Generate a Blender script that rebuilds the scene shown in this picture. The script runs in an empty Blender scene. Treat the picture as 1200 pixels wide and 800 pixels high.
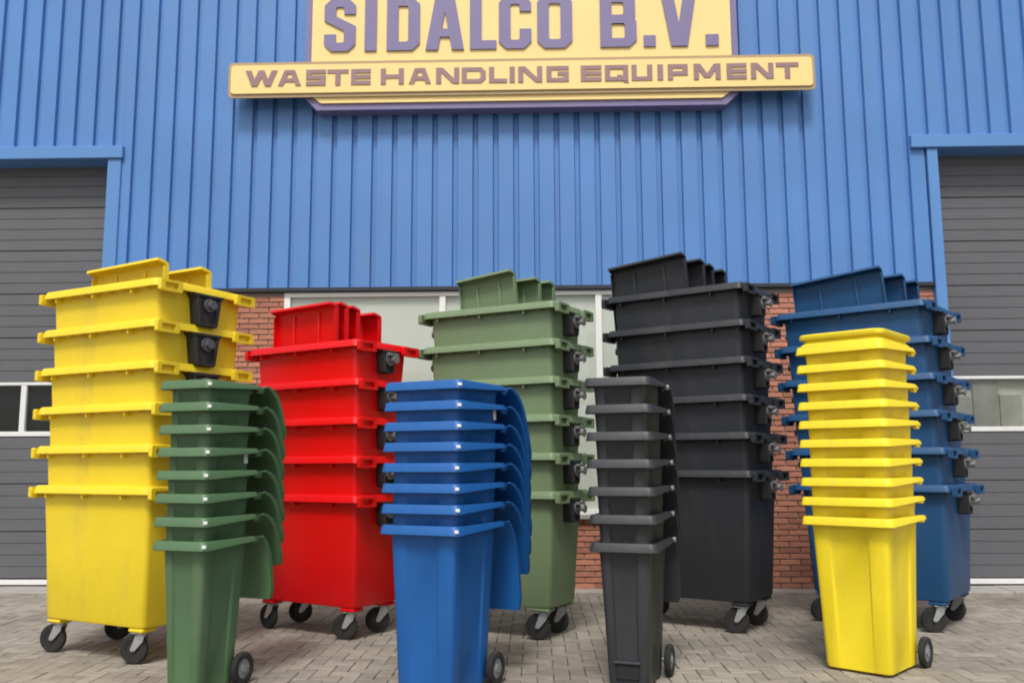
import bpy, math, random
from mathutils import Vector, Matrix
R = math.radians
random.seed(7)
SC = bpy.context.scene
COL = SC.collection

# ------------------------------------------------------------ camera, sky, sun, exposure
CAM_H, CAM_F, PITCH, YAW, ROLL = 1.3597, 1054.43, 0.134648, 0.025597, -0.004374
cd = bpy.data.cameras.new('camera'); cam = bpy.data.objects.new('camera', cd); COL.objects.link(cam)
cd.sensor_width = 36.0; cd.lens = 36.0 * CAM_F / 1200.0; cd.clip_end = 2000; cd.clip_start = 0.1
fw = Vector((-math.sin(YAW) * math.cos(PITCH), math.cos(YAW) * math.cos(PITCH), math.sin(PITCH)))
rt = Vector((math.cos(YAW), math.sin(YAW), 0)); up = rt.cross(fw)
r2 = math.cos(ROLL) * rt + math.sin(ROLL) * up; u2 = -math.sin(ROLL) * rt + math.cos(ROLL) * up
cam.matrix_world = Matrix(((r2.x, u2.x, -fw.x, 0), (r2.y, u2.y, -fw.y, 0), (r2.z, u2.z, -fw.z, CAM_H), (0, 0, 0, 1)))
SC.camera = cam
SUN_EL, SUN_AZ = R(56), R(186)      # high thin overcast, sun behind the photographer
w = bpy.data.worlds.new('World'); SC.world = w; w.use_nodes = True
nt = w.node_tree; bg = nt.nodes['Background']
sky = nt.nodes.new('ShaderNodeTexSky'); sky.sky_type = 'NISHITA'; sky.sun_disc = False
sky.sun_elevation = SUN_EL; sky.sun_rotation = SUN_AZ; sky.air_density = 1.0; sky.dust_density = 3.0; sky.ozone_density = 1.0
hs = nt.nodes.new('ShaderNodeHueSaturation'); hs.inputs['Saturation'].default_value = 0.25
nt.links.new(sky.outputs[0], hs.inputs['Color']); nt.links.new(hs.outputs[0], bg.inputs['Color'])
bg.inputs['Strength'].default_value = 0.10
sl = bpy.data.lights.new('sun', 'SUN'); sun = bpy.data.objects.new('sun', sl); COL.objects.link(sun)
sl.energy = 1.5; sl.angle = R(14); sl.color = (1.0, 0.96, 0.9)
sdir = Vector((math.sin(SUN_AZ) * math.cos(SUN_EL), math.cos(SUN_AZ) * math.cos(SUN_EL), math.sin(SUN_EL)))
sun.rotation_euler = (-sdir).to_track_quat('-Z', 'Y').to_euler(); sun.location = (0, -5, 20)
SC.cycles.filter_width = 1.9
SC.view_settings.view_transform = 'Standard'; SC.view_settings.look = 'None'
SC.view_settings.exposure = 0.62; SC.view_settings.gamma = 1.0; SC.view_settings.use_curve_mapping = False

# ------------------------------------------------------------ helpers
def mesh(name, V, F, mat=None, parent=None, smooth=False, link=True):
    me = bpy.data.meshes.new(name); me.from_pydata([tuple(v) for v in V], [], F); me.update()
    if mat: me.materials.append(mat)
    if smooth:
        for p in me.polygons: p.use_smooth = True
        try: me.set_sharp_from_angle(angle=R(35))
        except Exception: pass
    if not link: return me
    o = bpy.data.objects.new(name, me); COL.objects.link(o)
    if parent: o.parent = parent
    return o
def use(name, me, parent=None, loc=(0, 0, 0), rot=(0, 0, 0)):
    o = bpy.data.objects.new(name, me); COL.objects.link(o); o.parent = parent
    o.location = loc; o.rotation_euler = rot
    return o
def tag(o, label=None, cat=None, group=None, kind=None):
    if label: o['label'] = label
    if cat: o['category'] = cat
    if group: o['group'] = group
    if kind: o['kind'] = kind
    return o
def empty(name, loc=(0, 0, 0), rz=0.0):
    o = bpy.data.objects.new(name, None); COL.objects.link(o); o.location = loc; o.rotation_euler = (0, 0, rz)
    o.empty_display_size = 0.1
    return o
class MB:
    def __init__(s): s.V = []; s.F = []
    def add(s, V, F):
        n = len(s.V); s.V += [tuple(v) for v in V]; s.F += [tuple(i + n for i in f) for f in F]; return s
    def box(s, x0, x1, y0, y1, z0, z1):
        V = [(x0, y0, z0), (x1, y0, z0), (x1, y1, z0), (x0, y1, z0), (x0, y0, z1), (x1, y0, z1), (x1, y1, z1), (x0, y1, z1)]
        return s.add(V, [(0, 3, 2, 1), (4, 5, 6, 7), (0, 1, 5, 4), (1, 2, 6, 5), (2, 3, 7, 6), (3, 0, 4, 7)])
    def bbox(s, x0, x1, y0, y1, z0, z1, b):       # box with chamfered edges
        V = []; 
        for z, i in ((z0, b), (z0 + b, 0), (z1 - b, 0), (z1, b)):
            xa, xb, ya, yb = x0 + i, x1 - i, y0 + i, y1 - i; c = b
            V += [(xa + c, ya, z), (xb - c, ya, z), (xb, ya + c, z), (xb, yb - c, z), (xb - c, yb, z), (xa + c, yb, z), (xa, yb - c, z), (xa, ya + c, z)]
        F = [tuple(reversed(range(8))), tuple(range(24, 32))]
        for k in range(3):
            for j in range(8): F.append((k * 8 + j, k * 8 + (j + 1) % 8, k * 8 + 8 + (j + 1) % 8, k * 8 + 8 + j))
        return s.add(V, F)
    def cyl(s, p0, p1, r0, r1=None, n=16, cap=True):
        r1 = r0 if r1 is None else r1
        p0 = Vector(p0); p1 = Vector(p1); d = (p1 - p0).normalized()
        a = d.orthogonal().normalized(); b = d.cross(a)
        V = []
        for p, r in ((p0, r0), (p1, r1)):
            for k in range(n):
                t = 2 * math.pi * k / n; V.append(p + r * (math.cos(t) * a + math.sin(t) * b))
        F = [(k, (k + 1) % n, n + (k + 1) % n, n + k) for k in range(n)]
        if cap: F += [tuple(reversed(range(n))), tuple(range(n, 2 * n))]
        return s.add(V, F)
    def loft(s, secs, closed=False, cap0=False, cap1=False):
        n = len(secs[0]); V = [p for q in secs for p in q]; F = []
        m = len(secs)
        for k in range(m if closed else m - 1):
            a = k * n; b = ((k + 1) % m) * n
            for j in range(n): F.append((a + j, a + (j + 1) % n, b + (j + 1) % n, b + j))
        if cap0: F.append(tuple(reversed(range(n))))
        if cap1: F.append(tuple(range((m - 1) * n, m * n)))
        return s.add(V, F)
    def lathe(s, prof, axis='x', n=24, c=(0, 0, 0)):    # prof: (radius, along), closed ring
        secs = []
        for k in range(n):
            t = 2 * math.pi * k / n
            if axis == 'x': secs.append([(c[0] + a, c[1] + r * math.cos(t), c[2] + r * math.sin(t)) for r, a in prof])
            else: secs.append([(c[0] + r * math.cos(t), c[1] + r * math.sin(t), c[2] + a) for r, a in prof])
        return s.loft(secs, closed=True)
    def prism(s, poly, y0, y1):                       # polygon in (x,z), extruded along y; front is y0
        n = len(poly)
        V = [(x, y0, z) for x, z in poly] + [(x, y1, z) for x, z in poly]
        F = [tuple(range(n)), tuple(reversed(range(n, 2 * n)))] + [(j, n + j, n + (j + 1) % n, (j + 1) % n) for j in range(n)]
        return s.add(V, F)
    def build(s, name, mat, parent=None, smooth=False): return mesh(name, s.V, s.F, mat, parent, smooth)
    def data(s, name, mat, smooth=False): return mesh(name, s.V, s.F, mat, None, smooth, link=False)
def rr(hx, hy, r, n=5):
    P = []
    for cx, cy, a0 in ((hx - r, -hy + r, -90), (hx - r, hy - r, 0), (-hx + r, hy - r, 90), (-hx + r, -hy + r, 180)):
        for k in range(n + 1):
            t = R(a0 + 90 * k / n); P.append((cx + r * math.cos(t), cy + r * math.sin(t)))
    return P

# ------------------------------------------------------------ materials
def pmat(name, col, rough=0.5, metal=0.0, spec=0.5, var=0.08, scale=6.0, bump=0.0, bscale=40.0, dirt=0.0, rnd=0.0, attr=False, coat=0.0, yard=0.0):
    m = bpy.data.materials.new(name); m.use_nodes = True; t = m.node_tree; N = t.nodes; L = t.links
    b = N['Principled BSDF']; b.inputs['Roughness'].default_value = rough; b.inputs['Metallic'].default_value = metal
    b.inputs['Specular IOR Level'].default_value = spec; b.inputs['Coat Weight'].default_value = coat
    tc = N.new('ShaderNodeTexCoord'); no = N.new('ShaderNodeTexNoise'); no.inputs['Scale'].default_value = scale
    no.inputs['Detail'].default_value = 5; no.inputs['Roughness'].default_value = 0.6
    L.new(tc.outputs['Object'], no.inputs['Vector'])
    mr = N.new('ShaderNodeMapRange'); mr.inputs['From Min'].default_value = 0.25; mr.inputs['From Max'].default_value = 0.75
    mr.inputs['To Min'].default_value = 1 - var; mr.inputs['To Max'].default_value = 1 + var
    L.new(no.outputs['Fac'], mr.inputs['Value'])
    fac = mr.outputs[0]
    if rnd > 0:
        mr2 = N.new('ShaderNodeMapRange'); mr2.inputs['To Min'].default_value = 1 - rnd; mr2.inputs['To Max'].default_value = 1 + rnd
        if attr:
            at = N.new('ShaderNodeAttribute'); at.attribute_name = 'shade'; L.new(at.outputs['Fac'], mr2.inputs['Value'])
        else:
            oi = N.new('ShaderNodeObjectInfo'); L.new(oi.outputs['Random'], mr2.inputs['Value'])
        mu = N.new('ShaderNodeMath'); mu.operation = 'MULTIPLY'; L.new(fac, mu.inputs[0]); L.new(mr2.outputs[0], mu.inputs[1]); fac = mu.outputs[0]
    if yard > 0:      # broad worn and damp patches that run across neighbouring pieces
        ge = N.new('ShaderNodeNewGeometry'); ny = N.new('ShaderNodeTexNoise'); ny.inputs['Scale'].default_value = 0.9; ny.inputs['Detail'].default_value = 6
        L.new(ge.outputs['Position'], ny.inputs['Vector'])
        my = N.new('ShaderNodeMapRange'); my.inputs['From Min'].default_value = 0.3; my.inputs['From Max'].default_value = 0.7
        my.inputs['To Min'].default_value = 1 - yard; my.inputs['To Max'].default_value = 1 + yard; L.new(ny.outputs['Fac'], my.inputs['Value'])
        mu = N.new('ShaderNodeMath'); mu.operation = 'MULTIPLY'; L.new(fac, mu.inputs[0]); L.new(my.outputs[0], mu.inputs[1]); fac = mu.outputs[0]
    vm = N.new('ShaderNodeVectorMath'); vm.operation = 'SCALE'; vm.inputs[0].default_value = col[:3]
    L.new(fac, vm.inputs['Scale']); out = vm.outputs[0]
    if dirt > 0:
        n2 = N.new('ShaderNodeTexNoise'); n2.inputs['Scale'].default_value = 3.1; n2.inputs['Detail'].default_value = 8; n2.inputs['Roughness'].default_value = 0.7
        mp = N.new('ShaderNodeMapping'); mp.inputs['Scale'].default_value = (1.6, 1.6, 0.5); mp.inputs['Location'].default_value = (3.3, 1.7, 9.1)
        L.new(tc.outputs['Object'], mp.inputs['Vector']); L.new(mp.outputs[0], n2.inputs['Vector'])
        cr = N.new('ShaderNodeMapRange'); cr.inputs['From Min'].default_value = 0.5; cr.inputs['From Max'].default_value = 0.8; cr.inputs['To Max'].default_value = dirt
        L.new(n2.outputs['Fac'], cr.inputs['Value'])
        mx = N.new('ShaderNodeMix'); mx.data_type = 'RGBA'; mx.inputs['B'].default_value = (0.20, 0.18, 0.15, 1)
        L.new(cr.outputs[0], mx.inputs['Factor']); L.new(out, mx.inputs['A']); out = mx.outputs['Result']
        ra = N.new('ShaderNodeMapRange'); ra.inputs['To Min'].default_value = rough; ra.inputs['To Max'].default_value = min(1, rough + 0.25)
        L.new(n2.outputs['Fac'], ra.inputs['Value']); L.new(ra.outputs[0], b.inputs['Roughness'])
    L.new(out, b.inputs['Base Color'])
    if bump > 0:
        nb = N.new('ShaderNodeTexNoise'); nb.inputs['Scale'].default_value = bscale; nb.inputs['Detail'].default_value = 4
        L.new(tc.outputs['Object'], nb.inputs['Vector'])
        bp = N.new('ShaderNodeBump'); bp.inputs['Strength'].default_value = bump; bp.inputs['Distance'].default_value = 0.01
        L.new(nb.outputs['Fac'], bp.inputs['Height']); L.new(bp.outputs[0], b.inputs['Normal'])
    return m
def plastic(name, col, rough=0.37, dirt=0.24): return pmat(name, col, rough, var=0.06, scale=2.5, bump=0.16, bscale=9.0, dirt=dirt)
M = dict(
    yellow=plastic('yellow_plastic', (0.86, 0.64, 0.022)), yellow2=plastic('bright_yellow_plastic', (0.91, 0.71, 0.018)),
    red=plastic('red_plastic', (0.74, 0.001, 0.004), dirt=0.0), green=plastic('sage_green_plastic', (0.172, 0.245, 0.130)),
    green2=plastic('green_plastic', (0.082, 0.162, 0.074)), black=plastic('anthracite_plastic', (0.022, 0.024, 0.029), dirt=0.14),
    black2=plastic('charcoal_plastic', (0.031, 0.034, 0.038), dirt=0.14), blue=plastic('navy_blue_plastic', (0.010, 0.075, 0.20), dirt=0.12),
    blue2=plastic('blue_plastic', (0.008, 0.105, 0.36), dirt=0.06),
    dark=pmat('dark_fitting', (0.02, 0.02, 0.022), 0.45, dirt=0.2), rubber=pmat('tyre_rubber', (0.018, 0.018, 0.019), 0.75, bump=0.2, dirt=0.3),
    steel=pmat('galvanised_steel', (0.55, 0.56, 0.57), 0.38, 0.9, var=0.15, scale=30, dirt=0.15), hub=pmat('grey_hub', (0.25, 0.25, 0.26), 0.5),
    pin=pmat('trunnion_grey', (0.10, 0.10, 0.105), 0.4, dirt=0.2),
    pin2=pmat('trunnion_metal', (0.28, 0.28, 0.28), 0.35, 0.6, var=0.2, scale=20, dirt=0.2),
    hinge=pmat('hinge_grey', (0.30, 0.30, 0.31), 0.4, var=0.1),
    sticker=pmat('sticker_glint_white', (0.8, 0.8, 0.78), 0.5, var=0.03),
    clad=pmat('blue_cladding', (0.088, 0.232, 0.535), 0.36, var=0.07, scale=0.7, dirt=0.16, bump=0.25, bscale=1.6, yard=0.05),
    trim=pmat('blue_trim', (0.098, 0.25, 0.55), 0.4, var=0.04, scale=1.2, dirt=0.08),
    flash=pmat('dark_flashing', (0.02, 0.024, 0.035), 0.5), door=pmat('grey_door_panel', (0.115, 0.118, 0.128), 0.5, var=0.07, scale=1.5, dirt=0.12),
    seal=pmat('seal_recess_black', (0.012, 0.012, 0.013), 0.7), alu=pmat('white_aluminium', (0.75, 0.75, 0.74), 0.45, var=0.05, dirt=0.1),
    frame=pmat('white_window_frame', (0.80, 0.80, 0.77), 0.4, var=0.03, dirt=0.06), pane_backing=pmat('grey_pane_backing', (0.70, 0.70, 0.665), 0.8, var=0.04, scale=1.0),
    inside=pmat('dark_interior', (0.02, 0.02, 0.021), 0.9), pane_reflect=pmat('pane_reflection', (0.80, 0.77, 0.69), 0.8, var=0.3, scale=3, rnd=0.25),
    brick=pmat('brick', (0.47, 0.195, 0.125), 0.85, var=0.18, scale=14, bump=0.5, bscale=60, rnd=0.22),
    brick_s=pmat('brick_field', (0.47, 0.195, 0.125), 0.85, var=0.18, scale=14, bump=0.5, bscale=60, rnd=0.22, attr=True),
    mortar=pmat('mortar', (0.30, 0.27, 0.24), 0.95, var=0.1, scale=20, bump=0.4),
    paver=pmat('concrete_paver', (0.285, 0.255, 0.213), 0.85, var=0.16, scale=9, bump=0.5, bscale=70, rnd=0.16, dirt=0.25, yard=0.20),
    paver_s=pmat('concrete_paver_field', (0.285, 0.255, 0.213), 0.85, var=0.16, scale=9, bump=0.5, bscale=70, rnd=0.16, attr=True, dirt=0.25, yard=0.20),
    joint=pmat('joint_sand', (0.215, 0.19, 0.158), 0.95, var=0.25, scale=5, bump=0.3), concrete=pmat('concrete', (0.36, 0.34, 0.31), 0.85, var=0.15, scale=6, bump=0.3),
    sign_y=pmat('sign_yellow', (0.90, 0.68, 0.27), 0.45, var=0.04, scale=2), sign_p=pmat('sign_purple', (0.200, 0.170, 0.325), 0.45, var=0.06, scale=3),
    sign_t=pmat('sign_brown_text', (0.30, 0.185, 0.19), 0.5, var=0.06), sign_o=pmat('sign_olive_edge', (0.42, 0.30, 0.16), 0.5, var=0.08),
)
def glass(name, tint=(1, 1, 1)):
    m = bpy.data.materials.new(name); m.use_nodes = True; t = m.node_tree; t.nodes.clear()
    o = t.nodes.new('ShaderNodeOutputMaterial'); mx = t.nodes.new('ShaderNodeMixShader'); lw = t.nodes.new('ShaderNodeLayerWeight')
    pw = t.nodes.new('ShaderNodeMath'); pw.operation = 'POWER'; pw.inputs[1].default_value = 5.0; fr = t.nodes.new('ShaderNodeMapRange'); fr.inputs['To Min'].default_value = 0.03
    t.links.new(lw.outputs['Facing'], pw.inputs[0]); t.links.new(pw.outputs[0], fr.inputs['Value'])
    a = t.nodes.new('ShaderNodeBsdfTransparent'); a.inputs[0].default_value = (*tint, 1); g = t.nodes.new('ShaderNodeBsdfGlossy'); g.inputs['Roughness'].default_value = 0.03
    t.links.new(fr.outputs[0], mx.inputs[0]); t.links.new(a.outputs[0], mx.inputs[1]); t.links.new(g.outputs[0], mx.inputs[2]); t.links.new(mx.outputs[0], o.inputs[0])
    return m
M['glass'] = glass('window_glass', (0.93, 0.95, 0.93)); M['dglass'] = glass('door_glass', (0.75, 0.77, 0.76))

# ------------------------------------------------------------ ground with herringbone pavers
WALL = 10.0
mb = MB().add([(-400, -400, -0.03), (400, -400, -0.03), (400, 400, -0.03), (-400, 400, -0.03)], [(0, 1, 2, 3)])
ground = tag(mb.build('ground', M['joint']), 'open yard ground of sandy joints under grey brown pavers', kind='structure')
def project(x, y, z):
    d = Vector((x, y, z - CAM_H)); zz = d.dot(fw)
    return 600 + CAM_F * d.dot(r2) / zz, 400 - CAM_F * d.dot(u2) / zz
G = 0.105
cells = []
for c in range(-104, 104):
    for r in range(2, 88):
        q = (c - r) % 4
        y0 = 0.7 + r * G
        if q == 0: cells.append((c * G + G, y0 + G / 2, 0))
        elif q == 3: cells.append((c * G + G / 2, y0 + G, 1))
cells = [c for c in cells if c[1] < WALL - 0.20]
# rough footprints of the stacks, so that the pavers built one by one are ones that show
FOOT = [(-2.9, 6.9, 0.95), (-1.2, 7.7, .75), (0.1, 7.6, .75), (1.6, 7.9, .75), (3.1, 8.0, .8), (-1.95, 5.7, .42), (-.4, 5.7, .45), (.75, 5.85, .4), (2.3, 6.3, .48)]
def shows(c):
    px, py = project(c[0], c[1], 0)
    if not (4 < px < 1196 and 560 < py < 798): return False
    return all((c[0] - a) ** 2 + (c[1] - b) ** 2 > r * r for a, b, r in FOOT)
vis = sorted([c for c in cells if shows(c)], key=lambda c: c[0] ** 2 + c[1] ** 2)[:300]
vs = set(vis)
def paver_mesh(i):
    a, b = 0.1025, 0.0500; e = 0.004; V = []
    for z, k in ((-0.03, 0), (-0.004, 0), (0.0, e)):
        V += [(-a + k, -b + k, z), (a - k, -b + k, z), (a - k, b - k, z), (-a + k, b - k, z)]
    F = [(8, 9, 10, 11)]
    for k in (0, 4): F += [(k + j, k + (j + 1) % 4, k + 4 + (j + 1) % 4, k + 4 + j) for j in range(4)]
    return V, F
PV, PF = paver_mesh(0)
pme = mesh('paver', PV, PF, M['paver'], link=False)
for x, y, o in vis:
    p = use('paver', pme, ground, (x, y, random.uniform(-0.0035, 0.0015)), (R(random.gauss(0, .5)), R(random.gauss(0, .35)), R(90 * o + random.gauss(0, .6))))
V = []; F = []; sh = []
for c in cells:
    if c in vs: continue
    x, y, o = c; n = len(V); dz = random.uniform(-0.0035, 0.0015); s = random.random()
    ta, tb = random.gauss(0, .006), random.gauss(0, .009)
    for (vx, vy, vz) in PV:
        z = vz + dz + ta * vx + tb * vy
        V.append((x + vx, y + vy, z) if not o else (x - vy, y + vx, z))
    F += [tuple(i + n for i in f) for f in PF]; sh += [s] * len(PV)
pf = mesh('paver_field', V, F, M['paver_s'], ground); pf['kind'] = 'stuff'
at = pf.data.attributes.new('shade', 'FLOAT', 'POINT'); at.data.foreach_set('value', sh)
kb = MB()
for i in range(22):
    kb.bbox(-11 + i * 1.0, -11 + i * 1.0 + 0.992, WALL - 0.20, WALL + 0.3, -0.05, 0.012 + random.uniform(-.002, .002), 0.006)
kerb = tag(kb.build('kerb_strip', M['concrete']), 'flat concrete kerb strip at the foot of the warehouse wall', kind='structure')

# ------------------------------------------------------------ the warehouse
wh = tag(empty('warehouse', (0, WALL, 0)), 'blue corrugated metal warehouse front with brick base and grey doors', 'building')
PITCH_C = 0.2345
DLX, DRX = -4.955, 4.595        # inner edges of the two door openings
def cladding(x0, x1, z0, z1):
    xs = [(x0, 0)] ; k = math.floor(x0 / PITCH_C)
    pts = []
    while k * PITCH_C < x1 + 1:
        b = k * PITCH_C
        for dx, y in ((0.0, 0), (0.010, 0.048), (0.058, 0.048), (0.068, 0.0)): pts.append((b + dx, y))
        k += 1
    def yat(x):
        for (xa, ya), (xb, yb) in zip(pts, pts[1:]):
            if xa <= x <= xb: return ya + (yb - ya) * (x - xa) / (xb - xa)
        return 0
    pts = [(k_, v) for k_, v in pts]; pts.sort()
    P = [(x0, yat(x0))] + [p for p in pts if x0 + 1e-4 < p[0] < x1 - 1e-4] + [(x1, yat(x1))]
    n = len(P); V = [(x, y, z0) for x, y in P] + [(x, y, z1) for x, y in P]
    F = [(j, j + 1, n + j + 1, n + j) for j in range(n - 1)]
    return mesh('cladding_sheet', V, F, M['clad'], wh)
SHW = PITCH_C * 4
edges = [DLX - 0.005 + 0.15 - 0.03]
x = math.ceil(edges[0] / SHW) * SHW
k0 = -11 * SHW + 0.110
xs = [k0 + i * SHW for i in range(24)]
for a, b in zip(xs, xs[1:]):
    for lo, hi, zb in ((-20, -4.80, 5.03), (-4.80, 4.475, 3.352), (4.475, 20, 5.03)):
        u, v = max(a, lo), min(b, hi)
        if v - u > 0.02: cladding(u, v - 0.001, zb, 8.6)
def wpart(name, mb, m, smooth=False): return mb.build(name, M[m], wh, smooth)
# lintels, jambs, flashing
for s, xa, xb in ((0, -9.6, -4.775), (1, 4.295, 9.6)):
    wpart('door_lintel', MB().bbox(xa, xb, -0.055, 0.30, 4.895, 5.045, 0.006), 'trim')
for xa, xb in ((DLX, -4.797), (4.475, DRX)):
    wpart('door_jamb', MB().bbox(xa, xb, -0.028, 0.40, -0.02, 4.893, 0.006), 'trim')
for xa, xb in ((-9.6, -9.45), (9.45, 9.6)):
    wpart('door_jamb', MB().bbox(xa, xb, -0.028, 0.40, -0.02, 4.893, 0.006), 'trim')
wpart('drip_flashing', MB().bbox(-4.795, 4.473, -0.012, 0.09, 3.305, 3.350, 0.004), 'flash')
# sectional doors
def door(xa, xb, panes, mat_in):
    d = MB().box(xa - 0.0, xb, 0.34, 0.37, 0.0, 5.2).build('sectional_door', M[mat_in], wh)
    zs = [0.10, 0.62, 1.155, 1.69, 2.32, 2.84, 3.36, 3.88, 4.40, 4.92]
    for i, (a, b) in enumerate(zip(zs, zs[1:])):
        if i == 3: continue
        mb = MB(); m_ = 4; h = (b - a - 0.006) / m_
        P = []
        for k in range(m_):
            z = a + k * h
            P += [(0.278, z + 0.001), (0.270, z + 0.006), (0.270, z + h - 0.006), (0.278, z + h - 0.001)]
        n = len(P); V = [(xa, y, z) for y, z in P] + [(xb, y, z) for y, z in P]
        F = [(j, n + j, n + j + 1, j + 1) for j in range(n - 1)]
        V += [(xa, 0.335, P[0][1]), (xb, 0.335, P[0][1]), (xa, 0.335, P[-1][1]), (xb, 0.335, P[-1][1])]
        F += [(0, 2 * n, 2 * n + 1, n), (n - 1, 2 * n - 1, 2 * n + 3, 2 * n + 2)]
        mesh('door_panel', V, F, M['door'], d)
    MB().bbox(xa, xb, 0.262, 0.335, 0.030, 0.085, 0.004).build('bottom_rail', M['alu'], d)
    MB().bbox(xa, xb, 0.275, 0.335, 0.002, 0.028, 0.003).build('rubber_seal', M['seal'], d)
    za, zb = 1.693, 2.317
    MB().bbox(xa, xb, 0.262, 0.33, za, za + 0.055, 0.004).build('window_rail', M['alu'], d)
    MB().bbox(xa, xb, 0.262, 0.33, zb - 0.035, zb, 0.004).build('window_rail', M['alu'], d)
    for x in panes: MB().bbox(x - 0.033, x + 0.033, 0.266, 0.33, za + 0.055, zb - 0.035, 0.004).build('window_bar', M['alu'], d)
    ps = sorted([xa] + list(panes) + [xb])
    for p, q in zip(ps, ps[1:]):
        MB().box(p + 0.034, q - 0.034, 0.300, 0.306, za + 0.056, zb - 0.036).build('pane', M['dglass'], d)
    return d
dl = door(-9.44, DLX - 0.01, [-5.93, -6.95, -7.97, -8.99], 'inside')
dr = door(DRX + 0.01, 9.44, [5.62, 6.64, 7.66, 8.68], 'pane_reflect')
# boards added behind the right hand door's panes, coloured like a patchy reflection
for k in range(16):
    x = 4.65 + k * 0.30; h = random.uniform(0.30, 0.52)
    MB().bbox(x, x + random.uniform(.24, .298), 0.310, 0.336, 1.755, 1.755 + h, 0.004).build('reflection_board', M['pane_reflect'], dr)
# brick base wall with window openings
BY = 0.055
WX0, WX1, WZ0, WZ1 = -2.855, 2.50, 0.80, 3.300
mb = MB()
mb.box(-4.797, WX0, BY + 0.008, 0.30, 0, 3.304); mb.box(WX1, 4.475, BY + 0.008, 0.30, 0, 3.304); mb.box(WX0, WX1, BY + 0.008, 0.30, 0, WZ0)
bw = wpart('brick_wall', mb, 'mortar')
bl, bh, jt = 0.210, 0.0505, 0.012
BV = []; 
def brick_box(l): return MB().bbox(-l / 2, l / 2, 0, 0.03, 0, bh, 0.003)
bcache = {}
BF = MB(); bsh = []
def seen_brick(x, z):
    return (-3.35 < x < -2.85 and z > 2.1) or (0.30 < x < 0.80 and z < 0.85) or (2.45 < x < 3.35) or (4.2 < x and z > 3.0)
nb = 0
for r in range(53):
    z = 0.014 + r * (bh + jt)
    if z + bh > 3.303: break
    off = 0 if r % 2 else (bl + jt) / 2
    x = -4.797 - off
    while x < 4.475:
        a, b = max(x, -4.795), min(x + bl, 4.473)
        segs = [(a, b)]
        if z + bh > WZ0:
            segs = [(a, min(b, WX0 - 0.002)), (max(a, WX1 + 0.002), b)]
        for u, v in segs:
            if v - u < 0.03: continue
            l = round(v - u, 3); c = (u + v) / 2; y = BY + random.uniform(-.0015, .0015)
            if seen_brick(c, z) and nb < 300:
                if l not in bcache: bcache[l] = brick_box(l).data('brick', M['brick'])
                use('brick', bcache[l], bw, (c, y - 0.012, z), (R(random.gauss(0, .3)), 0, 0)); nb += 1
            else:
                q = brick_box(l); n = len(BF.V)
                BF.add([(c + vx, y - 0.012 + vy, z + vz) for vx, vy, vz in q.V], q.F); bsh += [random.random()] * len(q.V)
        x += bl + jt
bf = mesh('brick_field', BF.V, BF.F, M['brick_s'], bw); bf['kind'] = 'stuff'
bf.data.attributes.new('shade', 'FLOAT', 'POINT').data.foreach_set('value', bsh)
# window with white frame
mb = MB()
mb.bbox(WX0, WX1, 0.035, 0.10, 3.248, WZ1, 0.004)
win = wpart('window', mb, 'frame')
mull = [WX0 + 0.035, -1.045, 0.722, WX1 - 0.035]
for i, x in enumerate(mull): MB().bbox(x - 0.036, x + 0.036, 0.037, 0.102, WZ0 + 0.062, 3.246, 0.004).build('window_bar', M['frame'], win)
MB().bbox(WX0, WX1, 0.035, 0.10, WZ0, WZ0 + 0.06, 0.004).build('window_bar', M['frame'], win)
MB().bbox(WX0 - 0.04, WX1 + 0.04, -0.02, 0.09, WZ0 - 0.045, WZ0 - 0.003, 0.004).build('window_sill', M['concrete'], win)
for a, b in zip(mull, mull[1:]):
    MB().box(a + 0.037, b - 0.037, 0.070, 0.076, WZ0 + 0.063, 3.247).build('pane', M['glass'], win)
    MB().box(a + 0.037, b - 0.037, 0.090, 0.094, WZ0 + 0.063, 3.247).build('pane_backing', M['pane_backing'], win)  # plain light grey sheet close behind each pane
# the body of the building behind its front
wpart('wall', MB().box(-10.4, -4.96, 0.40, 0.5, 0, 8.5).box(-4.95, 4.59, 0.31, 0.5, 0, 8.5).box(4.60, 10.4, 0.40, 0.5, 0, 8.5).box(-10.4, -10.3, 0.51, 25, 0, 8.5).box(10.3, 10.4, 0.51, 25, 0, 8.5), 'clad')
wpart('roof', MB().box(-10.5, 10.5, -0.06, 25, 8.62, 8.75), 'flash')

# ------------------------------------------------------------ the sign on the cladding
SY = 9.85
KS = 0.993         # sign shrunk and set forward of the cladding to deepen the shadow below
sg = tag(empty('company_sign', (0, SY * KS, CAM_H + (5.41 - CAM_H) * KS)), 'large yellow and purple lettered sign board fixed to the blue cladding', 'sign')
sg_z = 5.41; sg.scale = (KS, KS, KS); WB = (WALL - 0.003) / KS
def spart(name, mb, m): 
    mb.V = [(x, y - SY, z - sg_z) for x, y, z in mb.V]; return mb.build(name, M[m], sg)
spart('back_board', MB().prism([(-2.50, 5.41), (2.21, 5.41), (2.365, 5.56), (2.365, 7.25), (-2.645, 7.25), (-2.645, 5.56)], SY + 0.035, WB), 'sign_p')
spart('yellow_panel', MB().prism([(-2.45, 5.485), (2.16, 5.485), (2.285, 5.58), (2.285, 7.18), (-2.57, 7.18), (-2.57, 5.58)], SY + 0.012, SY + 0.033), 'sign_y')
def rrz(x0, x1, z0, z1, r):
    return [((x0 + x1) / 2 + a, (z0 + z1) / 2 + b) for a, b in rr((x1 - x0) / 2, (z1 - z0) / 2, r, 4)]
spart('strip_edge', MB().prism(rrz(-3.525, 3.215, 5.552, 5.980, 0.05), SY - 0.012, SY + 0.010), 'sign_o')
spart('strip_panel', MB().prism(rrz(-3.492, 3.182, 5.596, 5.938, 0.04), SY - 0.030, SY - 0.0125), 'sign_y')
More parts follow.
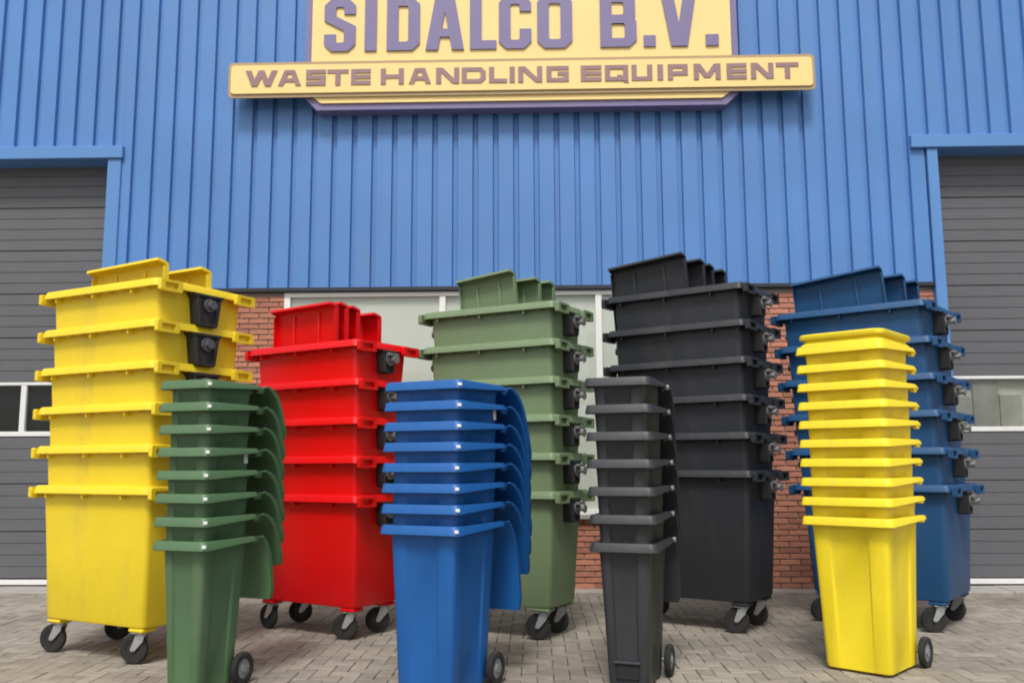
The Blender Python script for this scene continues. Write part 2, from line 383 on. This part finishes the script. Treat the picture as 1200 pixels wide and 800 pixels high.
spart('strip_bracket', MB().box(-3.40, -2.66, SY + 0.0105, WB, 5.68, 5.86).box(2.38, 3.10, SY + 0.0105, WB, 5.68, 5.86), 'sign_p')
JIT = [0]
def jit(): JIT[0] = (JIT[0] + 1) % 7; return JIT[0] * 0.0006
def stroke(mb, pts, t, ys, y0, y1):
    """mitred open polyline in (x,z); ys squashes the horizontal strokes"""
    P = [(x, z / ys) for x, z in pts]; n = len(P); Lf = []; Rt = []
    for i in range(n):
        d0 = Vector(P[i]) - Vector(P[i - 1]) if i else Vector(P[1]) - Vector(P[0])
        d1 = Vector(P[i + 1]) - Vector(P[i]) if i < n - 1 else d0
        if i == 0: d0 = d1
        a = Vector((-d0.normalized().y, d0.normalized().x)); b = Vector((-d1.normalized().y, d1.normalized().x))
        m = (a + b).normalized(); k = (t / 2) / max(0.3, m.dot(a))
        Lf.append(Vector(P[i]) + m * k); Rt.append(Vector(P[i]) - m * k)
    V = []
    for y in (y0, y1):
        for q in Lf + Rt: V.append((q.x, y, q.y * ys))
    N = 2 * n; F = []
    for i in range(n - 1):
        F += [(i, n + i, n + i + 1, i + 1), (N + i, N + i + 1, N + n + i + 1, N + n + i), (i, i + 1, N + i + 1, N + i), (n + i, N + n + i, N + n + i + 1, n + i + 1)]
    F += [(0, N, N + n, n), (n - 1, 2 * n - 1, N + 2 * n - 1, N + n - 1)]
    mb.add(V, F)
def glyph(ch, x0, x1, z0, z1, t, ys, yf, mat, rnd=0.0):
    mb = MB(); w = x1 - x0; h = z1 - z0; tv = t; th = t * ys
    X = lambda u: x0 + u * w
    Z = lambda v: z0 + v * h
    def rect(a, b, c, d): mb.prism([(a, c), (b, c), (b, d), (a, d)], yf - jit(), yf + 0.018)
    def slant(xa, za, xb, zb, tw): mb.prism([(xa - tw / 2, za), (xa + tw / 2, za), (xb + tw / 2, zb), (xb - tw / 2, zb)], yf - jit(), yf + 0.018)
    def path(pts): stroke(mb, pts, tv, ys, yf - jit(), yf + 0.018)
    a, b, c, d = x0 + tv / 2, x1 - tv / 2, z0 + th / 2, z1 - th / 2
    k = rnd; kz = rnd * 1.0
    if ch == 'I': rect(x0, x1, z0, z1)
    elif ch == '.': rect(x0, x1, z0, z1)
    elif ch == 'L': rect(x0, x0 + tv, z0, z1); rect(x0 + tv, x1, z0, z0 + th)
    elif ch == 'T': rect((x0 + x1 - tv) / 2, (x0 + x1 + tv) / 2, z0, z1 - th); rect(x0, x1, z1 - th, z1)
    elif ch == 'E': rect(x0, x0 + tv, z0, z1); [rect(x0 + tv, x1, q, q + th) for q in (z0, (z0 + z1 - th) / 2, z1 - th)]
    elif ch == 'H': rect(x0, x0 + tv, z0, z1); rect(x1 - tv, x1, z0, z1); rect(x0 + tv, x1 - tv, (z0 + z1 - th) / 2, (z0 + z1 + th) / 2)
    elif ch == 'N': rect(x0, x0 + tv, z0, z1); rect(x1 - tv, x1, z0, z1); slant(x1 - tv * .7, z0, x0 + tv * .7, z1, tv * 1.3)
    elif ch == 'M': rect(x0, x0 + tv, z0, z1); rect(x1 - tv, x1, z0, z1); m = (x0 + x1) / 2; slant(m, z0 + h * .12, x0 + tv * .7, z1, tv * 1.2); slant(m, z0 + h * .12, x1 - tv * .7, z1, tv * 1.2)
    elif ch == 'W':
        q = [x0 + tv * .6, x0 + w * .29, (x0 + x1) / 2, x1 - w * .29, x1 - tv * .6]
        slant(q[1], z0, q[0], z1, tv * 1.15); slant(q[1], z0, q[2], z1, tv * 1.15); slant(q[3], z0, q[2], z1, tv * 1.15); slant(q[3], z0, q[4], z1, tv * 1.15)
    elif ch == 'V': m = (x0 + x1) / 2; slant(m - tv * .18, z0, x0 + tv * .52, z1, tv * 1.05); slant(m + tv * .18, z0, x1 - tv * .52, z1, tv * 1.05)
    elif ch == 'A':
        m = (x0 + x1) / 2; g = tv * (.30 if h > .4 else .5)
        slant(x0 + tv * .52, z0, m - g, z1, tv * 1.05); slant(x1 - tv * .52, z0, m + g, z1, tv * 1.05); zc = z0 + h * .24; rect(x0 + w * .25, x1 - w * .25, zc, zc + th * .95)
        if h < .4: rect(m - tv * .9, m + tv * .9, z1 - th, z1)
    elif ch == 'U': path([(a, z1), (a, c + kz), (a + k, c), (b - k, c), (b, c + kz), (b, z1)] if k else [(a, z1), (a, c), (b, c), (b, z1)])
    elif ch in 'DOQ':
        kk = k if ch != 'D' else 0
        P = [(x0 + w / 2 - .001, d), (a + kk, d)] + ([(a, d - kk)] if kk else []) + [(a, c + kk)] + ([(a + kk, c)] if kk else []) + [(b - k, c)] + ([(b, c + kz)] if k else []) + [(b, d - kz)] + ([(b - k, d)] if k else []) + [(x0 + w / 2 + .001, d)]
        path(P)
        if ch == 'Q': slant(x1 - tv * .3, z0 - th * .5, x0 + w * .62, z0 + h * .38, tv * .9)
    elif ch == 'C':
        path([(b, z0 + h * .70), (b, d - k), (b - k, d), (a + k, d), (a, d - k), (a, c + k), (a + k, c), (b - k, c), (b, c + k), (b, z0 + h * .37)])
    elif ch == 'G':
        path([(x1, d), (a, d), (a, c), (b, c), (b, z0 + h * .52), (x0 + w * .5, z0 + h * .52)])
    elif ch == 'P': rect(x0, x0 + tv, z0, z1); path([(x0 + tv, d), (b, d), (b, z0 + h * .42), (x0 + tv, z0 + h * .42)])
    elif ch == 'B':
        rect(x0, x0 + tv, z0, z1); m = z0 + h * .52
        path([(x0 + tv, d), (b - k - .012, d), (b - .012, d - k), (b - .012, m + k), (b - k - .012, m), (x0 + tv, m)])
        path([(x0 + tv, m), (b - k, m), (b, m - k), (b, c + k), (b - k, c), (x0 + tv, c)])
    elif ch == 'S':
        if k: path([(b, z0 + h * .70), (b, d - k), (b - k, d), (a + k, d), (a, d - k), (a, z0 + h * .62), (b, z0 + h * .43), (b, c + k), (b - k, c), (a + k, c), (a, c + k), (a, z0 + h * .32)])
        else: m = (z0 + z1) / 2; path([(x1, d), (a, d), (a, m), (b, m), (b, c), (x0, c)])
    mb.V = [(x, y - SY, z - sg_z) for x, y, z in mb.V]
    o = mesh('letter', mb.V, mb.F, M[mat], sg)
    return o
PX = lambda x: -2.415 + (x - 381) * 0.009883
for ch, a, b in (('S', 380, 417), ('I', 428, 442), ('D', 454, 493), ('A', 500, 545), ('L', 552, 583), ('C', 586, 624), ('O', 631, 672), ('B', 704.5, 747), ('.', 755, 769), ('V', 776, 817), ('.', 827, 842)):
    glyph(ch, PX(a), PX(b), 6.105, 6.755 if ch != '.' else 6.24, 0.135, 0.78, SY - 0.008, 'sign_p', 0.05)
PX2 = lambda x: -3.331 + (x - 288) * (6.357 / 647.0)
zt = 5.870
for ch, a, b in (('W', 289, 327), ('A', 328, 355), ('S', 361, 384), ('T', 386, 411), ('E', 414, 437), ('H', 449, 476), ('A', 482, 508), ('N', 514, 541), ('D', 544, 572), ('L', 576, 597), ('I', 600, 606), ('N', 610, 638), ('G', 643, 669), ('E', 683, 707), ('Q', 711, 738), ('U', 742, 766), ('I', 772, 778.5), ('P', 784, 807), ('M', 814, 845), ('E', 852, 875), ('N', 880, 906), ('T', 909, 935)):
    glyph(ch, PX2(a), PX2(b), zt - 0.188, zt, 0.058, 0.80, SY - 0.038, 'sign_t', 0.034 if ch == 'D' else 0.0)

# ------------------------------------------------------------ four-wheeled waste containers
ZB = 0.245
def container_parts(L, W, rim, mat, big=True):
    hx, hy = L / 2, W / 2; P = {}
    def S(i, z, r): return [(x, y, z) for x, y in rr(hx - i, hy - i, r)]
    b = MB(); zb = ZB
    top = rim - 0.021
    b.loft([S(.125, zb, .04), S(.110, zb + .006, .042), S(.103, zb + .025, .042), S(.082, zb + (top - zb) * .5, .040), S(.062, top - .10, .038), S(.060, top, .038),
            S(.068, top, .034), S(.070, top - .10, .034), S(.090, zb + (top - zb) * .5, .036), S(.111, zb + .033, .038)], cap0=True, cap1=True)
    for sx in (-1, 1):
        for sy in (-1, 1):
            x0, y0 = sx * (hx - .19), sy * (hy - .175); b.bbox(x0 - .07, x0 + .07, y0 - .065, y0 + .065, zb - .028, zb - .0005, .008)
    P['body'] = b.data('body', mat, True)
    r = MB()
    sec = [(.004, -.060), (0, -.055), (.010, -.008), (.018, 0), (.060, 0), (.074, -.006), (.074, -.019), (.012, -.019), (.010, -.058)]
    r.loft([[(x, y, rim + z) for x, y in rr(hx - i, hy - i, max(.02, .05 - i * .3))] for i, z in sec], closed=True)
    P['rim'] = r.data('rim', mat, True)
    g = MB(); n = int((L - .3) / .13)
    for k in range(n + 1):
        x = -hx + .15 + (L - .3) * k / n
        for s in (-1, 1):
            y0, y1 = (-hy + .013, -hy + .062) if s < 0 else (hy - .062, hy - .013)
            g.box(x - .006, x + .006, y0, y1, rim - .066 - (.022 if k % 3 == 0 else 0), rim - .0195)
    P['gussets'] = g.data('rim_gussets', mat)
    lp = MB()    # a lifting loop: a frame with an opening, facing along x
    o = rr(.095, .040, .010, 2); i_ = rr(.060, .021, .006, 2)
    lp.loft([[(0, a, c) for a, c in o], [(.036, a, c) for a, c in o], [(.036, a, c) for a, c in i_], [(0, a, c) for a, c in i_]], closed=True)
    lp.box(-.02, .003, -.058, .058, -.02, .02)
    P['loop'] = lp.data('lifting_loop', mat)
    # trunnion plate: dark V shaped pocket below the rim of each end
    t = MB()
    A = [(-.150, 0), (-.118, -.035), (-.090, -.225), (-.075, -.240), (.075, -.240), (.090, -.225), (.118, -.035), (.150, 0)]
    if not big: A = [(y * .62, z * .78) for y, z in A]
    t.loft([[(-.055, y, z) for y, z in A], [(.030, y, z) for y, z in A], [(.036, y * .93, z * .96 - .004) for y, z in A], [(.036, y * .72, z * .86 - .02) for y, z in A], [(.016, y * .66, z * .82 - .025) for y, z in A]], cap0=True, cap1=True)
    P['tplate'] = t.data('trunnion_plate', M['dark'])
    p = MB()
    if not big: p.cyl((.0, 0, 0), (.088, 0, 0), .021, n=14).cyl((.088, 0, 0), (.098, 0, 0), .034, n=16).cyl((.014, 0, 0), (.034, 0, 0), .048, n=16).bbox(.034, .070, -.062, .062, .030, .052, .004)
    else: p.cyl((.0, 0, 0), (.055, 0, 0), .024, n=14).cyl((.055, 0, 0), (.066, 0, 0), .033, n=16).cyl((.014, 0, 0), (.03, 0, 0), .05, n=16)
    P['tpin'] = p.data('trunnion_pin', M['pin'] if big else M['pin2'])
    # caster
    c = MB()
    c.bbox(-.055, .055, -.05, .05, .207, .2165, .003); c.cyl((0, 0, .196), (0, 0, .2075), .036)
    for s in (-1, 1):
        q = [(-.034, .197), (.030, .197), (.066, .10), (.056, .086), (.036, .088), (-.024, .155)]
        y0 = s * .030; y1 = s * .034
        c.add([(x, y0, z) for x, z in q] + [(x, y1, z) for x, z in q], [tuple(range(6)), tuple(reversed(range(6, 12)))] + [(j, (j + 1) % 6, 6 + (j + 1) % 6, 6 + j) for j in range(6)])
    c.bbox(-.042, .042, -.035, .035, .190, .1975, .003); c.cyl((.05, -.040, .1), (.05, .040, .1), .010, n=10)
    P['fork'] = c.data('caster_fork', M['steel'], True)
    wv = MB()
    ring = [(.055, -.020), (.080, -.022), (.094, -.020), (.100, -.010), (.100, .010), (.094, .020), (.080, .022), (.055, .020)]
    secs = []
    for k in range(28):
        a = 2 * math.pi * k / 28; secs.append([(.05 + r_ * math.cos(a), y, .1 + r_ * math.sin(a)) for r_, y in ring])
    wv.loft(secs, closed=True)
    P['tyre'] = wv.data('wheel', M['rubber'], True)
    hb = MB(); hb.cyl((.05, -.016, .1), (.05, .016, .1), .056, n=20).cyl((.05, -.024, .1), (.05, .024, .1), .022, n=14)
    P['hub'] = hb.data('hub', M['dark'])
    return P
ORD = ['lowest', 'second lowest', 'third lowest', 'fourth lowest', 'fifth lowest', 'sixth lowest']
def container(P, L, W, rim, loc, rz, bottom, label, group, castrot):
    t = tag(empty('waste_container', loc, rz), label, 'container', group)
    use('body', P['body'], t); use('rim', P['rim'], t)
    g = use('rim_gussets', P['gussets'], t); g['kind'] = 'stuff'
    for s in (1, -1):
        for q in (1, -1):
            use('lifting_loop', P['loop'], t, (s * (L / 2 + .001), q * (W / 2 - .100), rim - .052), (0, 0, 0 if s > 0 else math.pi))
        tp = use('trunnion_plate', P['tplate'], t, (s * (L / 2 - .008), 0, rim - .060), (0, 0, 0 if s > 0 else math.pi))
        use('trunnion_pin', P['tpin'], tp, (.012, 0, -.080))
    if bottom:
        for i, (sx, sy) in enumerate(((1, -1), (-1, -1), (1, 1), (-1, 1))):
            f = use('caster', P['fork'], t, (sx * (L / 2 - .19), sy * (W / 2 - .175), 0), (0, 0, castrot[i]))
            wl = use('wheel', P['tyre'], f); h = use('hub', P['hub'], f)
    return t
def lid_mesh(wd, ht, mat, name='lid_panel'):
    """a container lid standing on its short edge: a shallow tray whose nose curves forward (-y) at the top"""
    m = MB(); hw = wd / 2; t, s = .007, .040
    FA = 74
    path = [(0, 0), (0, ht - .036), (-.003, ht - .026), (-.012, ht - .018), (-.045, ht - .009), (-.080, ht)]
    AN = [0, 12, 40, 66, FA, FA]
    secs = []
    for i, (y, z) in enumerate(path):
        a = R(AN[i]); nn = (-math.cos(a), -math.sin(a)); w_ = hw - (.006 if i == len(path) - 1 else 0)
        sk = s if i < 2 else .014
        cs = [(-w_, -t), (w_, -t), (w_, sk), (w_ - .008, sk), (w_ - .008, 0), (-w_ + .008, 0), (-w_ + .008, sk), (-w_, sk)]
        secs.append([(x, y + nn[0] * c, z + nn[1] * c) for x, c in cs])
    y, z = path[-1]
    m.loft([[p for p in q] for q in secs], cap0=True, cap1=True)
    a = R(FA); nn = (-math.cos(a), -math.sin(a)); dd = (-math.sin(a), math.cos(a)); w_ = hw - .006; s = .014
    m.add([(sx * w_, y + nn[0] * c + dd[0] * e, z + nn[1] * c + dd[1] * e) for e in (0.0005, .008) for sx, c in ((-1, -t), (1, -t), (1, s), (-1, s))],
          [(0, 1, 2, 3), (7, 6, 5, 4), (0, 4, 5, 1), (1, 5, 6, 2), (2, 6, 7, 3), (3, 7, 4, 0)])
    for k in (-1, 1): m.bbox(k * wd * .2 - .012, k * wd * .2 + .012, -.014, -.0005, .06, ht - .05, .003)
    return m.data(name, mat, True)
LST = dict(
    yellow=dict(X=-2.648, Y=6.146, yaw=26.7, dz=.2899, t=(.0034, -.0111), L=1.256, W=.918, rim=1.214, n=6),
    green=dict(X=.144, Y=7.012, yaw=27.6, dz=.2997, t=(.0026, .0005), L=1.274, W=.68, rim=1.143, n=6),
    black=dict(X=1.719, Y=7.277, yaw=34.0, dz=.3078, t=(-.0029, .0044), L=1.293, W=.78, rim=1.298, n=6),
    blue=dict(X=3.290, Y=7.310, yaw=37.0, dz=.3021, t=(-.018, .0024), L=1.291, W=1.02, rim=1.174, n=6),
    red=dict(X=-1.386, Y=7.009, yaw=31.4, dz=.3056, t=(-.0028, -.0087), L=1.264, W=.736, rim=1.118, n=5))
CNAME = dict(yellow='yellow', green='sage green', black='anthracite black', blue='navy blue', red='red')
NUM = {5: 'five', 6: 'six'}
# lids standing upright in the topmost containers: (x centre, y, height above rim, width, roll, lean)
LIDS = dict(
    green=[(.03, -.17, .27, .54, 5.5, 0), (.10, .02, .25, .54, 2, 0), (.14, .17, .25, .54, 1, 0)],
    black=[(-.19, -.22, .29, .74, 4.5, 0), (-.15, -.04, .28, .74, 2, 0), (-.13, .09, .26, .74, 1.5, 0), (-.08, .22, .23, .74, 1, 0)],
    blue=[(-.06, -.24, .30, .80, 5, 0), (.0, 0.0, .29, .80, 2, 0), (.04, .20, .27, .80, 1, 0)],
    red=[(-.06, -.22, .33, .72, 1.0, 0), (-.04, -.12, .34, .72, 1, 0), (-.03, .0, .33, .72, .5, 0), (.02, .2, .30, .72, 0, 0)],
    yellow=[(.04, -.18, .18, .80, 1.5, 0), (.14, .12, .17, .80, .5, 0)])
LN = ['front', 'second', 'third', 'rearmost']
for cn, q in LST.items():
    P = container_parts(q['L'], q['W'], q['rim'], M[cn], cn == 'yellow'); a = R(q['yaw'])
    cx = q['X'] - math.cos(a) * q['L'] / 2 + math.sin(a) * q['W'] / 2
    cy = q['Y'] + math.sin(a) * q['L'] / 2 + math.cos(a) * q['W'] / 2
    grp = '%s four-wheeled containers nested in one tall stack' % CNAME[cn]
    rc = random.Random(hash(cn) % 7 if False else len(cn) * 3 + 1)
    for k in range(q['n']):
        pos = 'topmost' if k == q['n'] - 1 else ORD[k]
        lab = '%s %s waste container in the nested stack of %s' % (pos, CNAME[cn], NUM[q['n']])
        if k == 0: lab = 'lowest %s waste container, standing on casters under its nested stack' % CNAME[cn]
        container(P, q['L'], q['W'], q['rim'], (cx + q['t'][0] * k, cy + q['t'][1] * k, q['dz'] * k), -a + R(rc.gauss(0, .35)) * (k > 0), k == 0, lab, grp, [R(200 + rc.uniform(-40, 40)) for _ in range(4)])
    k = q['n'] - 1; bx, by, bz = cx + q['t'][0] * k, cy + q['t'][1] * k, q['dz'] * k
    for i, (lx, ly, hh, wd, roll, lean) in enumerate(LIDS[cn]):
        z0 = ZB + .037; ht = q['rim'] + hh - z0 - .01
        me = lid_mesh(wd, ht, M[cn])
        Mx = Matrix.Translation((bx, by, bz)) @ Matrix.Rotation(-a, 4, 'Z') @ Matrix.Translation((lx, ly, z0 + wd / 2 * abs(math.sin(R(roll))))) @ Matrix.Rotation(R(-roll), 4, 'Y') @ Matrix.Rotation(R(-lean * 0.5), 4, 'X')
        o = use('container_lid', me); o.matrix_world = Mx
        nm = LN[i] if i < len(LIDS[cn]) - 1 or i == 0 else 'rearmost'
        tag(o, '%s %s lid of those standing upright in the topmost %s container' % (nm, CNAME[cn], CNAME[cn]), 'lid', 'loose lids standing in the %s stack' % CNAME[cn])

# ------------------------------------------------------------ two-wheeled bins
def outline(hx, hy, r, rec, n=4):
    """plan of a bin: rounded rectangle whose faces have a shallow recessed panel"""
    P = []
    corners = ((hx - r, -hy + r, -90), (hx - r, hy - r, 0), (-hx + r, hy - r, 90), (-hx + r, -hy + r, 180))
    for i, (cx, cy, a0) in enumerate(corners):
        for k in range(n + 1):
            t = R(a0 + 90 * k / n); P.append((cx + r * math.cos(t), cy + r * math.sin(t)))
        for u in (-.56, -.50, .46, .52):
            d = rec if u in (-.50, .46) else 0
            if i == 0: P.append((hx - d, u * hy))
            elif i == 1: P.append((-u * hx, hy - d * .0))
            elif i == 2: P.append((-hx + d, -u * hy))
            else: P.append((u * hx, -hy + d))
    return P
def bin_parts(W, L, rim, mat):
    hx, hy = W / 2, L / 2; P = {}
    b = MB(); zb = .012; top = rim - .012
    def S(i, z, r, rec): return [(x, y, z) for x, y in outline(hx - i, hy - i, r, rec)]
    b.loft([S(.112, zb, .035, 0), S(.096, zb + .008, .034, .003), S(.090, zb + .03, .034, .010), S(.072, zb + (top - zb) * .5, .034, .014), S(.055, top - .09, .034, .014), S(.052, top - .055, .036, .002), S(.049, top, .038, 0),
            S(.0522, top, .036, 0), S(.0552, top - .055, .034, .002), S(.0582, top - .09, .032, .014), S(.0752, zb + (top - zb) * .5, .032, .014), S(.0932, zb + .033, .032, .010)], cap0=True, cap1=True)
    P['body'] = b.data('body', mat, True)
    r = MB(); secs = []
    for i, z, dk in ((.004, -.032, 1), (0, -.028, 1), (.008, -.006, 0), (.013, 0, 0), (.046, 0, 0), (.0535, -.004, 0), (.0535, -.011, 0), (.010, -.011, 0), (.008, -.030, 1)):
        sec = []
        for x, y in rr(hx - i, hy - i, max(.015, .042 - i * .3), 5):
            fr = max(0, min(1, (-hy + .16 - y) / .12)); sec.append((x, y, rim + z - dk * .024 * fr * fr * (3 - 2 * fr)))
        secs.append(sec)
    r.loft(secs, closed=True)
    P['rim'] = r.data('rim', mat, True)
    h = MB(); yb = hy + .045; zh = rim - .022
    h.cyl((-hx + .03, yb, zh), (hx - .03, yb, zh), .0135, n=12)
    for s in (-1, 1):
        for x in (s * (hx - .05), s * hx * .35): h.bbox(x - .011, x + .011, hy - .012, yb + .016, zh - .03, zh + .018, .003)
    P['handle'] = h.data('handle', mat, True)
    hp = MB()
    hp.cyl((-.013, 0, 0), (.013, 0, 0), .017, n=12)
    P['hinge'] = hp.data('hinge_pin', M['hinge'])
    wv = MB(); ring = [(.060, -.018), (.082, -.022), (.096, -.018), (.100, -.008), (.100, .008), (.096, .018), (.082, .022), (.060, .018)]
    wv.lathe(ring, 'x', 28); P['tyre'] = wv.data('wheel', M['rubber'], True)
    hb = MB(); hb.cyl((-.012, 0, 0), (.012, 0, 0), .062, n=22).cyl((-.020, 0, 0), (.021, 0, 0), .026, n=14)
    for k in range(5):
        t = 2 * math.pi * k / 5; hb.box(-.015, .015, -.006 + .044 * math.cos(t), .006 + .044 * math.cos(t), -.006 + .044 * math.sin(t), .006 + .044 * math.sin(t))
    P['hub'] = hb.data('hub', M['hub'])
    ax = MB().cyl((-hx + .04, 0, 0), (hx - .04, 0, 0), .011, n=10); P['axle'] = ax.data('axle', M['steel'])
    return P
def hanging_lid(W, Ld, rim, hy, mat, a0, a1):
    n = 14; hw = W / 2 - .004; y, z = hy + .045, rim - .005; ds = Ld / n; secs = []; t, s = .007, .024
    y -= .004
    for k in range(n + 1):
        f = k / n; ang = R(a0 + (a1 - a0) * (1 - (1 - min(1, f / .7)) ** 2)) if f < .7 else R(a1)
        d = (math.sin(ang), -math.cos(ang)); nn = (math.cos(ang), math.sin(ang))
        sk = s * min(1, .25 + 3 * f) if k < n else s; w_ = hw - (.018 if k == n else .006 if k == n - 1 else 0)
        cs = [(-w_, -t), (w_, -t), (w_, sk), (w_ - .007, sk), (w_ - .007, 0), (-w_ + .007, 0), (-w_ + .007, sk), (-w_, sk)]
        secs.append([(cx, y + nn[0] * c, z + nn[1] * c) for cx, c in cs])
        y += d[0] * ds; z += d[1] * ds
    m = MB(); m.loft(secs, cap0=True, cap1=True)
    return m.data('lid', mat, True)
def closed_lid(W, L, rim, mat):
    hx, hy = W / 2, L / 2; m = MB()
    def S(i, z, r=.06): return [(x, y, rim + z) for x, y in rr(hx - i, hy - i, max(.02, r - i * .2))]
    m.loft([S(.020, .002), S(.022, .010), S(.040, .030), S(.044, .046), S(.020, .050), S(.016, .056), S(.016, .078), S(.024, .086), S(.07, .094), S(.16, .100)], cap0=True, cap1=True)
    return m.data('lid', mat, True)
SST = dict(
    green2=dict(X=-1.952, Y=5.356, yaw=18.7, dz=.1393, t=(-.0047, .0126), L=.535, W=.405, rim=.907, n=8, lid=.44, nm='green', stick=[4]),
    blue2=dict(X=-.456, Y=5.292, yaw=24.7, dz=.1230, t=(.0022, 0), L=.640, W=.555, rim=.996, n=8, lid=.62, nm='bright blue', stick=[6]),
    black2=dict(X=.724, Y=5.537, yaw=18.8, dz=.1695, t=(-.0032, -.0011), L=.613, W=.43, rim=.874, n=7, lid=.47, nm='charcoal', stick=[]),
    yellow2=dict(X=2.253, Y=5.854, yaw=41.4, dz=.1285, t=(.0031, .0070), L=.645, W=.620, rim=.998, n=10, lid=0, nm='bright yellow', stick=[]))
ORD2 = ['lowest', 'second lowest', 'third lowest', 'fourth lowest', 'fifth lowest', 'sixth lowest', 'seventh lowest', 'eighth lowest', 'ninth lowest', 'tenth lowest']
NUM2 = {7: 'seven', 8: 'eight', 10: 'ten'}
cglint = MB().bbox(-.010, .010, -.012, .012, -.010, .010, .003).data('corner_glint', M['sticker'])  # small white block in place of the specular highlight on each rim corner
stick = MB().box(-.0008, .0008, -.019, .019, -.034, .034).data('sticker', M['sticker'])
for cn, q in SST.items():
    W, L, rim = q['W'], q['L'], q['rim']; P = bin_parts(W, L, rim, M[cn]); a = R(q['yaw'])
    cx = q['X'] - math.cos(a) * W / 2 + math.sin(a) * L / 2
    cy = q['Y'] + math.sin(a) * W / 2 + math.cos(a) * L / 2
    lids = [hanging_lid(W, q['lid'], rim, L / 2, M[cn], 42, 7), hanging_lid(W, q['lid'], rim, L / 2, M[cn], 74, 19)] if q['lid'] else []
    rc = random.Random(len(cn) + q['n'])
    for k in range(q['n']):
        top = k == q['n'] - 1
        pos = 'topmost' if top else ORD2[k]
        lab = '%s %s wheelie bin in the nested stack of %s' % (pos, q['nm'], NUM2[q['n']])
        if k == 0: lab = 'lowest %s wheelie bin, standing on the paving under its nested stack' % q['nm']
        t = tag(empty('wheelie_bin', (cx + q['t'][0] * k, cy + q['t'][1] * k, q['dz'] * k), -a + R(rc.gauss(0, .4)) * (k > 0)), lab, 'bin', '%s wheelie bins nested in one stack' % q['nm'])
        use('body', P['body'], t); use('rim', P['rim'], t); use('handle', P['handle'], t); [use('hinge_pin', P['hinge'], t, (e * (W / 2 - .017), L / 2 + .045, rim - .022)) for e in (-1, 1) if cn == 'black2']
        if lids: use('lid', lids[0 if k == 0 else 1], t)
        elif top:
            l = use('lid', closed_lid(W, L, rim, M[cn]), t); l.rotation_euler = (0, 0, R(1.5))
        if cn in ('green2', 'blue2'): use('corner_glint', cglint, t, (W / 2 - .0155, -L / 2 + .0155, rim - .030), (0, 0, R(-45)))
        if k in q['stick']: use('sticker', stick, t, (W / 2 - .0500, L / 2 - .10, rim - .062), (0, R(-2), 0))
        if k == 0:
            yb = L / 2 - .085; xb = W / 2 - .088 + .030
            axl = use('axle', P['axle'], t, (0, yb + .01, .1))
            for s in (-1, 1):
                wl = use('wheel', P['tyre'], t, (s * (xb + .012), yb + .01, .1)); use('hub', P['hub'], wl)
            if cn == 'black2':
                MB().bbox(-.075, .075, -L / 2 + .078, -L / 2 + .115, .060, .150, .006).build('foot_recess_shade', M['seal'], t)  # flat black block standing in for the shaded foot recess
                MB().bbox(-.085, .085, -L / 2 + .066, -L / 2 + .115, .152, .168, .004).build('foot_ledge', M[cn], t)  # lip added to cast shade over the foot recess
